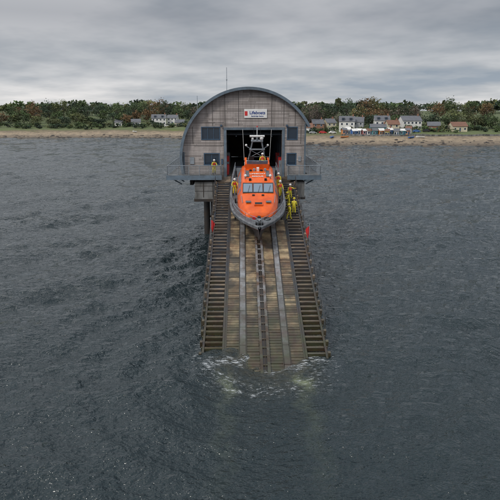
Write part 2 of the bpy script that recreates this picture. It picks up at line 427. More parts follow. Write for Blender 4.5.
st=[ # l, halfwidth bottom, halfwidth top, ztop, zdeck
 (13.5,.95,.75,2.32,2.1),(13.3,1.25,1.0,2.6,2.1),(12.7,1.55,1.28,2.85,2.0),(11.8,1.80,1.50,3.02,1.85),(10.75,1.92,1.65,3.2,1.75),(10.55,1.94,1.66,3.24,1.7),
 (9.75,1.98,1.5,3.98,1.6),(9.45,1.98,1.5,4.08,1.6),(8,2.0,1.52,4.2,1.5),(6.2,2.0,1.52,4.2,1.5),(6.0,2.0,1.55,3.75,1.5),(4.4,1.9,1.5,3.6,1.5),(4.1,1.85,1.45,3.1,1.5),(3.0,1.75,1.4,2.9,1.5),(2.8,1.7,1.35,1.6,1.5)]
su=MB(); secs=[]
for l,wb,wt,zt,z0 in st:
    zm=z0+(zt-z0)*.5
    h=[(wb,z0),(wb,zm),(wt+.03,zt-.16),(wt-.06,zt-.05),(wt-.28,zt),(0,zt+.05)]
    full=h+[(-x,z) for x,z in h[:-1]][::-1]; secs.append([(x,-l,z) for x,z in full])
K=len(secs[0]); vs=[p for s_ in secs for p in s_]; fs=[]
for i in range(len(secs)-1):
    for j in range(K-1): a=i*K+j; fs.append((a,a+K,a+K+1,a+1))
fs.append(tuple(range(K))); fs.append(tuple(range((len(secs)-1)*K,len(secs)*K))[::-1])
su.add(vs,fs,0); so=su.build('superstructure',['orange'],lb); weld(so,38)
so.modifiers.new('bv','BEVEL').width=.05; so.modifiers['bv'].segments=2; so.modifiers['bv'].limit_method='ANGLE'; so.modifiers['bv'].angle_limit=math.radians(25)
wm=MB()
def pane(p00,p10,p11,p01,mi=0,off=.025,th=.02):
    p=[Vector(q) for q in(p00,p10,p11,p01)]; nrm=(p[1]-p[0]).cross(p[3]-p[0]).normalized()
    vs=[q+nrm*off for q in p]+[q-nrm*th for q in p]
    wm.add(vs,[(0,1,2,3),(7,6,5,4),(0,4,5,1),(1,5,6,2),(2,6,7,3),(3,7,4,0)],mi)
def ws(x,t):
    l=10.55-.8*t; z=3.24+.74*t+.05; return (x,-l,z)
for x0,x1 in((-1.42,-.55),(-.43,.43),(.55,1.42)):
    pane(ws(x0-.06,.0),ws(x1+.06,.0),ws(x1+.04,.97),ws(x0-.04,.97),1,.02)
    pane(ws(x0,.1),ws(x1,.1),ws(x1-.02,.88),ws(x0+.02,.88),0,.035)
    wm.cyl(Vector(ws((x0+x1)/2,.02))+Vector((0,-.06,.06)),Vector(ws((x0+x1)/2+.2,.7))+Vector((0,-.06,.06)),.015,1)
for sx in(-1,1):
    for l0,l1 in((10.1,9.2),(9.0,8.0),(7.8,6.6)):
        def sp(l,t):
            wb,wt,zt,z0=[np.interp(-l,[-q[0] for q in st],[q[k] for q in st]) for k in(1,2,3,4)]
            zm=z0+(zt-z0)*.5; x=wb+(wt+.03-wb)*t; return (sx*x,-l,zm+(zt-.16-zm)*t)
        q=[sp(l0,.2),sp(l1,.2),sp(l1,.85),sp(l0,.85)]
        if sx<0: q=q[::-1]
        pane(*q,0,.02)
wm.b2(-.4,.4,-12.6,-12.0,2.95,3.06,2)
wm.b2(-.34,.34,-12.5,-12.1,3.062,3.075,1)
for sx in(-1,1):
    wm.box((sx*.95,-11.75,3.045),(.5,.9,.02),3,rot=Matrix.Rotation(-.13,3,'X'))
    wm.box((sx*1.0,-8.0,4.215),(.35,1.5,.02),3)
wm.build('cabin_windows',['glassb','black','orange','deckgrey'],lb)
text('roof_text_upper','LIFEBOAT',.36,(0,-8.2,4.27),(0,0,0),'white',lb,.006)
text('roof_text_lower','RESCUE',.32,(0,-8.75,4.235),(math.radians(3),0,0),'white',lb,.006)
eq=MB()
eq.b2(-1.15,1.15,-6.9,-6.55,4.2,4.75,0); eq.box((0,-6.95,4.95),(2.1,.04,.5),2,rot=Matrix.Rotation(.4,3,'X'))
eq.b2(-1.25,-1.05,-6.6,-4.7,3.6,4.6,0); eq.b2(1.05,1.25,-6.6,-4.7,3.6,4.6,0)
for x in(-.55,.55):
    eq.b2(x-.25,x+.25,-5.75,-5.25,3.6,4.35,1); eq.b2(x-.25,x+.25,-5.3,-5.18,4.35,4.95,1)
for sx in(-1,1):
    eq.cyl((sx*1.0,-5.0,3.7),(sx*.45,-5.2,6.6),.07,3); eq.cyl((sx*1.0,-4.2,3.6),(sx*.45,-5.1,6.4),.06,3)
    eq.cyl((sx*1.3,-5.0,4.4),(sx*1.45,-4.7,7.6),.018,4)
    eq.cyl((sx*.7,-6.0,4.2),(sx*.8,-5.9,6.4),.018,1)
    eq.path([(sx*1.25,-9.0,4.12),(sx*1.25,-9.0,4.35),(sx*1.25,-7.0,4.42),(sx*1.25,-7.0,4.2)],.025,3)
    eq.b2(sx*.75-.12,sx*.75+.12,-9.5,-9.3,4.08,4.3,1)
    eq.cyl((sx*1.5,-12.0,2.98),(sx*1.62,-10.9,3.2),.025,3)
    eq.b2(sx*.45-.12,sx*.45+.12,-11.0,-10.8,3.15,3.28,1)
    eq.cyl((sx*.62,-5.15,5.7),(sx*1.1,-4.9,5.9),.03,3); eq.ball((sx*1.1,-4.9,6.0),.12,4)
    eq.cyl((sx*.3,-5.2,6.6),(sx*.35,-5.1,7.9),.014,1)
eq.b2(-.6,.6,-5.35,-5.0,6.5,6.62,3); eq.cyl((0,-5.2,6.6),(0,-5.2,7.0),.12,3); eq.b2(-.75,.75,-5.32,-5.12,7.0,7.14,4)
eq.b2(-.8,.8,-5.25,-5.1,5.6,5.7,3); eq.ball((.45,-5.2,6.85),.2,4); eq.ball((-.45,-5.2,6.8),.13,4)
eq.cyl((-.95,-5.0,4.6),(.75,-5.15,5.6),.03,3); eq.cyl((.95,-5.0,4.6),(-.75,-5.15,5.6),.03,3)
eq.cyl((0,-4.9,6.6),(0,-4.9,7.9),.04,4); eq.ball((0,-4.9,7.95),.08,5)
for x in(-.9,-.3,.3,.9): eq.b2(x-.12,x+.12,-6.62,-6.42,4.78,4.98,1)
for i in range(5): eq.b2(-.8+i*.36,-.55+i*.36,-7.5,-7.2,4.2,4.32+.12*(i%3),(1,3,4)[i%3])
for sx in(-1,1):
    eq.cyl((sx*1.2,-9.1,4.15),(sx*1.2,-9.1,4.4),.04,3); eq.ball((sx*1.2,-9.2,4.5),.14,4)
    eq.cyl((sx*1.0,-3.9,3.35),(sx*1.0,-2.9,3.3),.28,4,n=14)
eq.cyl((0,-14.1,2.3),(0,-14.1,2.62),.16,1,n=12); eq.cyl((-.2,-14.5,2.5),(.2,-14.5,2.5),.09,3)
eq.b2(-.35,.35,-15.4,-15.0,2.4,2.62,1); eq.b2(-.6,-.3,-14.0,-13.7,2.1,2.5,5) ; eq.cyl((0,-15.2,2.55),(0,-14.4,2.55),.05,3)
for a in np.linspace(0,2*math.pi,13)[:-1]:
    eq.cyl((.75+.28*math.cos(a),-13.95+.28*math.sin(a),2.3),(.75+.28*math.cos(a+.52),-13.95+.28*math.sin(a+.52),2.3),.05,1,n=6)
for sx in(-1,1):
    def gp(l,dz): 
        i=int(np.argmin(abs(L-l))); return Vector((sx*max(bs[i]-.14,.02),-L[i],zs[i]+dz))
    ls=[.6,2,3.4,4.8,6.2,7.6,9,10.3,11.5,12.6,13.6,14.5,15.3,16.0]
    for l in ls: eq.cyl(gp(l,0),gp(l,.78),.022,3,n=6)
    for h in(.78,.42): eq.path([gp(l,h) for l in ls],.02,3,n=6)
    for l in(2.5,5.5,9.5,12.5): eq.b2(*(sorted((sx*2.1,sx*2.25))),-l-.15,-l+.15,1.5,2.2,1)
eq.build('deck_equipment_and_mast',['orange','black','glassb','galv','white','red'],lb,bevel=.01)

# ------------------------------------------------------------ people
def person(name,loc,heading,pose,kit='crew'):
    e=empty(name,loc,(0,0,heading))
    P=dict(lean=0,armL=((-.27,-.05,1.16),(-.28,-.2,.93)),armR=((.27,-.05,1.16),(.28,-.2,.93)),kneeL=(-.12,-.03,.5),kneeR=(.12,-.03,.5),footL=(-.13,.0,.07),footR=(.13,.0,.07))
    P.update(pose); ln=P['lean']
    def tl(p):
        d=Vector(p)-Vector((0,0,.95)); d.rotate(Euler((ln,0,0))); return d+Vector((0,0,.95))
    V=[];Rr=[];E=[]
    def av(p,r,par=None):
        V.append(tuple(p)); Rr.append(r if isinstance(r,tuple) else (r,r)); 
        if par is not None: E.append((par,len(V)-1))
        return len(V)-1
    pel=av((0,0,.95),(.17,.13)); ab=av(tl((0,0,1.12)),(.165,.125),pel); ch=av(tl((0,0,1.32)),(.19,.14),ab); nk=av(tl((0,.0,1.49)),.07,ch)
    hd=av(tl((0,-.01,1.58)),.075,nk); h2=av(tl((0,-.02,1.68)),.1,hd); h3=av(tl((0,-.01,1.76)),.07,h2)
    hands=[]
    for sx,k in((-1,'armL'),(1,'armR')):
        s0=av(tl((sx*.2,0,1.42)),.075,ch); el=av(tl(P[k][0]),.055,s0); wr=av(tl(P[k][1]),.035,el)
        d=(Vector(V[wr])-Vector(V[el])).normalized(); pa=av(Vector(V[wr])+d*.08,(.042,.026),wr); hands.append((Vector(V[wr]),d,sx))
    for sx,k,f in((-1,'kneeL','footL'),(1,'kneeR','footR')):
        hp=av((sx*.1,0,.88),.105,pel); kn=av(P[k],.075,hp); F=Vector(P[f]); an_=av(F+Vector((0,.03,.05)),.055,kn); av(F+Vector((0,-.14,-.01)),.045,an_)
    me=bpy.data.meshes.new('body'); me.from_pydata(V,E,[]); o=bpy.data.objects.new('body',me); C.objects.link(o)
    sk=o.modifiers.new('s','SKIN'); sk.use_smooth_shade=True
    for i,r in enumerate(Rr): me.skin_vertices[0].data[i].radius=r
    me.skin_vertices[0].data[0].use_root=True
    ss=o.modifiers.new('ss','SUBSURF'); ss.levels=1; ss.render_levels=1
    bpy.context.view_layer.update(); dg=bpy.context.evaluated_depsgraph_get()
    m2=bpy.data.meshes.new_from_object(o.evaluated_get(dg)); o.modifiers.clear(); o.data=m2; o.parent=e
    for k in('yellow','skin','black','jacket'): m2.materials.append(M[k])
    neck=Vector(V[nk]); up=(Vector(V[h2])-neck).normalized()
    for p in m2.polygons:
        c=p.center; mi=0
        if (c-neck).dot(up)>.015 : mi=1
        for w_,d,sx in hands:
            if (c-w_).dot(d)>-.01 and (c-w_).length<.16: mi=1
        if c.z<.28: mi=2
        if mi==0 and kit=='crew' and abs(c.x)<.17 and (c-Vector(V[ab])).dot(up)>.04 and (c-neck).dot(up)<-.06 and c.z>1.05 and c.y<tl((0,0,1.25)).y-.02: mi=3
        p.material_index=mi
    g=MB()
    hc=Vector(V[h2])
    rot=Euler((ln,0,0)).to_matrix()
    def hp_(p): return hc+rot@Vector(p)
    g.ball(hp_((0,.01,.05)),.135,0,(1,1.1,.85),12)
    g.cyl(hp_((0,-.10,0)),hp_((0,-.135,-.03)),.014,1,.02,6)
    for sx in(-1,1):
        g.ball(hp_((sx*.035,-.1,.012)),.012,2,n=6); g.ball(hp_((sx*.1,.0,-.01)),.025,1,(.5,1,1.3),6)
    g.cyl(hp_((-.025,-.102,-.055)),hp_((.025,-.102,-.055)),.008,3,n=5)
    for w_,d,sx in hands:
        side=d.cross(Vector((0,-1,.3))).normalized()
        if side.length<.1: side=Vector((1,0,0))
        nr=side.cross(d).normalized()
        for k,ll in enumerate((.062,.075,.08,.07)):
            b0=w_+d*.105+side*(k-1.5)*.02; b1=b0+d*ll*.55+nr*.008; b2_=b1+d*ll*.35+nr*.03
            g.cyl(b0,b1,.010,1,.009,6); g.cyl(b1,b2_,.009,1,.007,6)
        t0=w_+d*.04+side*.03; t1=t0+d*.035+side*.03; g.cyl(t0,t1,.012,1,.010,6); g.cyl(t1,t1+d*.03+nr*.012,.010,1,.008,6)
    g.build('helmet_face_hands',['yellow' if kit=='hv' else 'white','skin','black','jacket'],e,smooth=True)
    return e
reach=dict(lean=.25,armR=((.30,-.2,1.2),(.26,-.42,1.22)),armL=((-.28,-.18,1.2),(-.22,-.4,1.15)),kneeL=(-.13,-.12,.5),footL=(-.13,-.12,.07),footR=(.14,.18,.07))
stand=dict()
point=dict(armR=((.36,-.12,1.32),(.45,-.36,1.38)),kneeR=(.13,-.08,.5))
walk=dict(lean=.08,kneeL=(-.11,-.22,.55),footL=(-.11,-.3,.1),footR=(.11,.22,.07),kneeR=(.11,.02,.5),armL=((-.27,.08,1.15),(-.27,.0,.92)),armR=((.27,-.12,1.16),(.25,-.32,1.0)))
def onslip(x,y): return (x,y,slip_z(y)+.02)
person('crew_member',onslip(3.35,-8.2),math.radians(-75),reach,'hv')
person('crew_member',onslip(3.2,-10.9),math.radians(-60),walk,'hv')
person('crew_member',onslip(3.6,-6.4),math.radians(20),point)
person('crew_member',onslip(3.75,-9.6),math.radians(160),stand,'hv')
def ondeck(x,l,h):
    p=Matrix.Rotation(SL,3,'X')@Vector((x,-l,h)); return tuple(p+Vector(lb.location))
person('crew_member',ondeck(-2.28,7.6,1.6),0,reach)
person('crew_member',ondeck(2.28,8.2,1.6),math.radians(15),walk)
person('crew_member',ondeck(2.25,6.2,1.56),math.radians(-20),stand)
person('crew_member',ondeck(.55,6.15,3.7),0,stand)
person('crew_member',(-4.75,-1.0,zd),math.radians(10),reach)

# ------------------------------------------------------------ water
def tile(n,dx,wdir,lmin,lmax,rms,p,seed,spread=2):
    g=np.random.default_rng(seed); nz=g.standard_normal((n,n)); F=np.fft.rfft2(nz)
    ky=np.fft.fftfreq(n,dx)[:,None]*2*np.pi; kx=np.fft.rfftfreq(n,dx)[None,:]*2*np.pi
    k=np.hypot(kx,ky); k[0,0]=1e-6
    c=(kx*wdir[0]+ky*wdir[1])/k
    amp=k**(-p)*(np.abs(c)**spread)*(k>2*np.pi/lmax)*(k<2*np.pi/lmin); amp[0,0]=0
    h=np.fft.irfft2(F*amp,s=(n,n)); return h/h.std()*rms
def samp(t,dx,X,Y):
    n=t.shape[0]; u=(X/dx)%n; v=(Y/dx)%n; i=np.floor(u).astype(int); j=np.floor(v).astype(int); a=u-i; b_=v-j; i%=n; j%=n
    i1=(i+1)%n; j1=(j+1)%n
    return (t[j,i]*(1-a)+t[j,i1]*a)*(1-b_)+(t[j1,i]*(1-a)+t[j1,i1]*a)*b_
def prog(start,end,s0,s1,grow):
    o=[start]; s=s0
    while o[-1]<end: o.append(o[-1]+s); s=min(s1,s*grow)
    return np.array(o)
xh=prog(0,290,.22,1.5,1.0085); xs=np.concatenate([-xh[:0:-1],xh])
ys=prog(-66,345,.19,1.2,1.004)
XX,YY=np.meshgrid(xs,ys); ny,nx=XX.shape
dloc=np.clip((YY+66)/380,0,1)
big=samp(tile(512,1.3,(.6,.8),14,90,1.0,1.0,8,0),1.3,XX,YY)
h=samp(tile(512,.37,(.75,-.66),3.0,18,.15,1.9,3,3.0),.37,XX,YY)*(1+.35*np.clip(big,-1.6,1.6))
gust=(1+.5*np.clip(big,-1.5,1.5))
h+=samp(tile(512,.17,(.45,-.9),.75,3.4,.065,1.3,5,1.0),.17,XX,YY)*np.clip(1.3-dloc*2.3,0.1,1)*gust
h+=samp(tile(512,.53,(.2,-.98),2.0,8,.07,1.3,9,1.2),.53,XX+30*np.sin(YY*.02),YY)*gust
lee=1-.4*np.exp(-((XX-7)/7)**2)*(YY>-30)*(YY<20)
h*=lee
r=np.hypot(XX,YY+30.5); ang=np.arctan2(-(YY+30.5),XX)
side=np.where(XX<0,1.35,.8)
h+= side*.065*np.sin(r*2*np.pi/2.9+1.0*big)*np.exp(-((r-10)/11)**2)*np.clip(r/3,0,1)*np.where(YY<-18,1,np.clip((-6-YY)/12,0,1))*np.clip((np.abs(XX)-4.3)/2+np.clip((-30-YY)/2,0,1),0,1)
h+= .05*np.sin(r*2*np.pi/1.15+1.2*big)*np.exp(-(r/5)**2)*(YY<-27)
edge=np.minimum.reduce([XX-xs[0],xs[-1]-XX,YY-ys[0],ys[-1]-YY]); mask=np.clip(edge/15,0,1); mask=mask*mask*(3-2*mask)
Z=h*np.where(YY<0,np.clip(edge/6,0,1),mask)
foam=1.15*np.exp(-((YY+30.7+.6*np.sin(XX*1.3)+.3*np.sin(XX*3.1+1))/1.0)**2)*np.clip((5.2-np.abs(XX))/1.2,0,1)
foam=np.maximum(foam,.85*np.exp(-((r-3.8)/2.1)**2)*(YY<-30))
for sx in(-1,1): foam=np.maximum(foam,.75*np.exp(-((XX-sx*4.7)/.5)**2)*(YY<-22)*(YY>-31))
shoal=np.zeros_like(XX)
for xc,st_ in((-2.5,.7),(2.25,.8)):
    xx=XX-xc+.25*np.sin(YY*1.7)+.15*np.sin(YY*4.1+XX*3)
    shoal=np.maximum(shoal,st_*np.exp(-(xx/.5)**4)*(.95*np.exp(-((YY+33.5)/.6)**2)+.24*np.clip((-31-YY)/2,0,1)*np.clip((YY+46)/12,0,1)))
deckm=.6*np.exp(-(XX/3.6)**6)*np.clip((-28.5-YY)/1,0,1)*np.clip((YY+36)/6,0,1)
nv=nx*ny
co=np.stack([XX,YY,Z],-1).reshape(-1,3)
idx=np.arange(nv).reshape(ny,nx)
q=np.stack([idx[:-1,:-1],idx[:-1,1:],idx[1:,1:],idx[1:,:-1]],-1).reshape(-1,4)
B=9000.; xa,xb,ya,yb=xs[0],xs[-1],ys[0],ys[-1]
ext=np.array([(-B,-B,0),(B,-B,0),(B,ya,0),(-B,ya,0),(-B,yb,0),(B,yb,0),(B,B,0),(-B,B,0),(xa,ya,0),(xa,yb,0),(xb,ya,0),(xb,yb,0)],float)
e0=nv; eq_=np.array([(0,1,2,3),(4,5,6,7),(3,8,9,4),(10,2,5,11)])+e0
co=np.vstack([co,ext]); q=np.vstack([q,eq_])
me=bpy.data.meshes.new('water'); me.vertices.add(len(co)); me.vertices.foreach_set('co',co.ravel())
me.loops.add(q.size); me.loops.foreach_set('vertex_index',q.ravel().astype(np.int32))
me.polygons.add(len(q)); me.polygons.foreach_set('loop_start',np.arange(0,q.size,4,dtype=np.int32)); 
me.update(calc_edges=True); me.validate()
me.polygons.foreach_set('use_smooth',[True]*len(me.polygons))
for nm,arr in(('foam',foam),('shoal',shoal),('deckm',deckm)):
    a=me.attributes.new(nm,'FLOAT','POINT'); a.data.foreach_set('value',np.concatenate([arr.ravel(),np.zeros(12)]).astype(np.float32))
water=bpy.data.objects.new('water',me); C.objects.link(water)
m,nt,b=newmat('sea_water'); p=pos(nt)
at=lambda n:nd(nt,'ShaderNodeAttribute',attribute_name=n).outputs['Fac']
base=(.018,.029,.033)
sn=maprange(nt,noise(nt,p,1.8,3),.3,.7,.1,1)
base=mixc(nt,mth(nt,'MULTIPLY',at('deckm'),sn,clamp=True),base,(.085,.07,.035))
base=mixc(nt,mth(nt,'MULTIPLY',mth(nt,'MULTIPLY',at('shoal'),sn),.75,clamp=True),base,(.26,.30,.17))
fa=at('foam')
fn=noise(nt,mapping(nt,p,(1,2.4,1)),2.2,6,.78)
fm=maprange(nt,mth(nt,'ADD',fn,mth(nt,'MULTIPLY',fa,.20)),.71,.82)
fm=mth(nt,'MULTIPLY',fm,mth(nt,'MULTIPLY',fa,4.0,clamp=True))
base=mixc(nt,mth(nt,'MULTIPLY',fm,.75,clamp=True),base,(.60,.63,.65))
nt.links.new(base,b.inputs['Base Color']); nt.links.new(maprange(nt,fm,0,1,.05,.6),b.inputs['Roughness'])
b.inputs['IOR'].default_value=1.34
v1=mapping(nt,p,(1.0,1.6,1),(0,0,.7)); n1=noise(nt,v1,1.4,3,.62)
bump(nt,b,mth(nt,'MULTIPLY',n1,.46),1.0,.9)
me.materials.append(m)

# ------------------------------------------------------------ ground / land
def shore(x):
    t=np.clip((20-x)/80,0,1); t=t*t*(3-2*t); return 222+91*t+3*np.sin(x*.045)+1.5*np.sin(x*.13+1)
def gz(x,y):
    d=y-shore(x)
    z=np.interp(d,[-200,-30,0,10,18,26,34,60,110,180,400,900,2500,8000],[-8,-3,0,.9,1.8,3.8,4.7,6.3,10.5,13.5,17,20,26,26])
    return z+np.where(d>30,.5*np.sin(x*.05+y*.03)+.3*np.sin(x*.13-y*.07),.12*np.sin(x*.35+y*.2))
gx=np.concatenate([np.linspace(-9000,-700,16)[:-1],np.linspace(-700,-250,30)[:-1],np.linspace(-250,260,320),np.linspace(260,700,30)[1:],np.linspace(700,9000,16)[1:]])
gd=np.concatenate([[-200,-60],np.linspace(-30,60,70),np.linspace(60,260,50)[1:],[320,400,520,700,900,1400,2500,4500,8500]])
GX,GD=np.meshgrid(gx,gd); GY=shore(GX)+GD; GZ=gz(GX,GY)
gco=np.stack([GX,GY,GZ],-1).reshape(-1,3); gi=np.arange(GX.size).reshape(GX.shape)
gq=np.stack([gi[:-1,:-1],gi[:-1,1:],gi[1:,1:],gi[1:,:-1]],-1).reshape(-1,4)
me=bpy.data.meshes.new('ground'); me.from_pydata(gco.tolist(),[],gq.tolist()); me.polygons.foreach_set('use_smooth',[True]*len(gq))
g_o=bpy.data.objects.new('ground',me); C.objects.link(g_o)
m,nt,b=newmat('shore_and_grass'); p=pos(nt); sp=nd(nt,'ShaderNodeSeparateXYZ'); nt.links.new(p,sp.inputs[0])
nn=noise(nt,mapping(nt,p,(.5,1.5,1)),.12,6,.7)
zz=mth(nt,'ADD',sp.outputs[2],mth(nt,'MULTIPLY',mth(nt,'SUBTRACT',nn,.5),3.6))
cr=nd(nt,'ShaderNodeValToRGB'); nt.links.new(maprange(nt,zz,0,8),cr.inputs[0])
el=cr.color_ramp.elements; el[0].position=0; el[0].color=(.09,.07,.05,1); el[1].position=1; el[1].color=(.085,.115,.035,1)
for ps,cl in((.1,(.19,.145,.10)),(.28,(.34,.265,.18)),(.42,(.26,.20,.135)),(.52,(.15,.13,.065)),(.60,(.105,.14,.04))):
    e_=el.new(ps); e_.color=(*cl,1)
gcol=mixc(nt,maprange(nt,noise(nt,p,.35,5,.75),.42,.6),cr.outputs[0],(.07,.06,.045)); 
gcol=mixc(nt,.5,gcol,cr.outputs[0])
nt.links.new(gcol,b.inputs['Base Color']); b.inputs['Roughness'].default_value=.95
bump(nt,b,noise(nt,p,.8,4),.6,.4); me.materials.append(m)

# ------------------------------------------------------------ trees
tm,nt,b=newmat('foliage'); a=nd(nt,'ShaderNodeAttribute',attribute_name='Col'); nt.links.new(a.outputs['Color'],b.inputs['Base Color']); b.inputs['Roughness'].default_value=.8
PAL={'green':(.046,.07,.025),'olive':(.070,.080,.030),'dark':(.026,.044,.023),'rust':(.11,.066,.030),'gold':(.14,.115,.04),'bare':(.10,.08,.06)}
def trees(name,specs,leaf=(.45,.95),dens=1.0):
    V=[];F=[];Cc=[]
    def cone(p,q,r1,r2,col,n=5):
        p=np.array(p,float);q=np.array(q,float);d=q-p;d/=np.linalg.norm(d)+1e-9
        a=np.cross(d,[.3,.9,.1]);a/=np.linalg.norm(a)+1e-9;b_=np.cross(d,a);o=len(V)
        for c,r in((p,r1),(q,r2)):
            for i in range(n):
                t=2*np.pi*i/n; V.append(tuple(c+(a*np.cos(t)+b_*np.sin(t))*r)); Cc.append(col)
        for i in range(n): F.append((o+i,o+(i+1)%n,o+n+(i+1)%n,o+n+i))
    for (x,y,h_,w_,ty) in specs:
        z=float(gz(np.array(x),np.array(y)))-.2; bark=(.06,.05,.04)
        lean=rng.normal(0,.04,2)*h_; top=(x+lean[0],y+lean[1],z+h_*.72)
        cone((x,y,z),top,h_*.028,h_*.008,bark,6)
        col=np.array(PAL[ty])*rng.uniform(.75,1.4); bare=ty=='bare'
        ncl=int((26 if not bare else 34)*dens)
        for c in range(ncl):
            th=rng.uniform(0,2*np.pi); u=rng.uniform(-1,1); rr=rng.uniform(.35,1)**.6
            sx=np.sqrt(1-u*u)
            cxp=x+lean[0]*.7+np.cos(th)*sx*rr*w_*.5*rng.uniform(.75,1.15); cyp=y+lean[1]*.7+np.sin(th)*sx*rr*w_*.5
            czp=z+h_*((.55+.42*u*rr) if not bare else (.6+.35*u*rr)); cc=np.array((cxp,cyp,czp))
            t=rng.uniform(.3,.85); st_=np.array((x,y,z))*(1-t)+np.array(top)*t
            if c%2==0 or bare: cone(st_,cc,h_*.010,h_*.003,bark if not bare else (.075,.06,.05),3)
            if bare:
                for _ in range(7):
                    e=cc+rng.normal(0,.09*h_,3); cone(cc,e,.035,.012,(.09,.07,.055),3)
                nl=4
            else: nl=int(22*dens)
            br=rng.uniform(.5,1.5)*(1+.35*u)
            for k in range(nl):
                pp=cc+rng.normal(0,1,3)*np.array((w_*.10,w_*.10,h_*.06))
                s_=rng.uniform(*leaf)*.55; a_=rng.normal(0,1,3);a_/=np.linalg.norm(a_); b_=np.cross(a_,rng.normal(0,1,3)); b_/=np.linalg.norm(b_)+1e-9
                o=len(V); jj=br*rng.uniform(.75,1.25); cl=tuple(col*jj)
                V.extend([tuple(pp-a_*s_-b_*s_*.6),tuple(pp+a_*s_-b_*s_*.5),tuple(pp+a_*s_*.8+b_*s_*.7),tuple(pp-a_*s_*.9+b_*s_*.6)]); Cc.extend([cl]*4); F.append((o,o+1,o+2,o+3))
    me=bpy.data.meshes.new(name); me.from_pydata(V,[],F); me.materials.append(tm)
    ca=me.color_attributes.new('Col','FLOAT_COLOR','POINT'); ca.data.foreach_set('color',np.concatenate([np.array(Cc),np.ones((len(Cc),1))],1).astype(np.float32).ravel())
    o=bpy.data.objects.new(name,me); C.objects.link(o); return o
sp_=[]
tys=['green','dark','olive','green','dark','dark','olive','green','green','dark','olive','rust','green','gold','bare','rust']
def clumpy(x,ph): return .5+.32*math.sin(x*.075+ph)+.22*math.sin(x*.19+ph*2)
x=-195.
while x<30:
    k=clumpy(x,1.2)
    if not(-75<x<-44): sp_.append((x,shore(x)+rng.uniform(62,92),rng.uniform(4.5,8.5)+5*k,rng.uniform(7,13),tys[rng.integers(0,14)]))
    x+=rng.uniform(3.8,9.5)
x=-205.
while x<60:
    k=clumpy(x,1.2); sp_.append((x,shore(x)+rng.uniform(98,135),rng.uniform(7.5,12)+9*k,rng.uniform(9,15),tys[rng.integers(0,13)])); x+=rng.uniform(3.8,7.5)
x=-205.
while x<60:
    k=clumpy(x,.2); sp_.append((x,shore(x)+rng.uniform(140,185),rng.uniform(6,10)+5*k,rng.uniform(11,16),tys[rng.integers(0,7)])); x+=rng.uniform(5,8)
x=-15.
while x<200:
    k=clumpy(x,2.5)
    sp_.append((x,shore(x)+rng.uniform(62,95),rng.uniform(5,9)+4.5*k,rng.uniform(7,13),tys[rng.integers(0,16)])); x+=rng.uniform(4,8.5)
x=-20.
while x<230:
    k=clumpy(x,2.0); sp_.append((x,shore(x)+rng.uniform(105,150),rng.uniform(8,12)+6*k,rng.uniform(9,15),tys[rng.integers(0,16)])); x+=rng.uniform(4.5,8)
trees('distant_tree_row',sp_)
hs=[]
for x in np.arange(-200,210,2.4):
    for _ in range(2):
        if rng.random()<.6: hs.append((x+rng.uniform(-1,1),shore(x)+rng.uniform(40,64),rng.uniform(1.8,4.2),rng.uniform(3.5,7),['green','olive','green','dark','dark'][rng.integers(0,5)]))
trees('hedge_and_scrub',hs,(.5,.8),.5)
far=[]
for x in np.arange(-900,900,11): far.append((x,shore(x)+rng.uniform(330,480),rng.uniform(11,17),rng.uniform(17,26),['dark','green','olive'][rng.integers(0,3)]))
for x in np.arange(-1800,1800,22): far.append((x,shore(x)+rng.uniform(900,1100),rng.uniform(13,20),rng.uniform(32,44),'dark'))
trees('far_woodland',far,(2,4),.5)
for (x,d,hh_,w_,ty) in((40,58,19,13,'bare'),(46,66,17,10,'bare'),(-38,92,14,10,'bare'),(72,72,13,10,'gold'),(-92,66,9,9,'rust'),(90,80,12,10,'rust'),(108,72,14,10,'bare')):
    trees('bare_tree' if ty=='bare' else 'autumn_tree',[(x,shore(x)+d,hh_,w_,ty)])

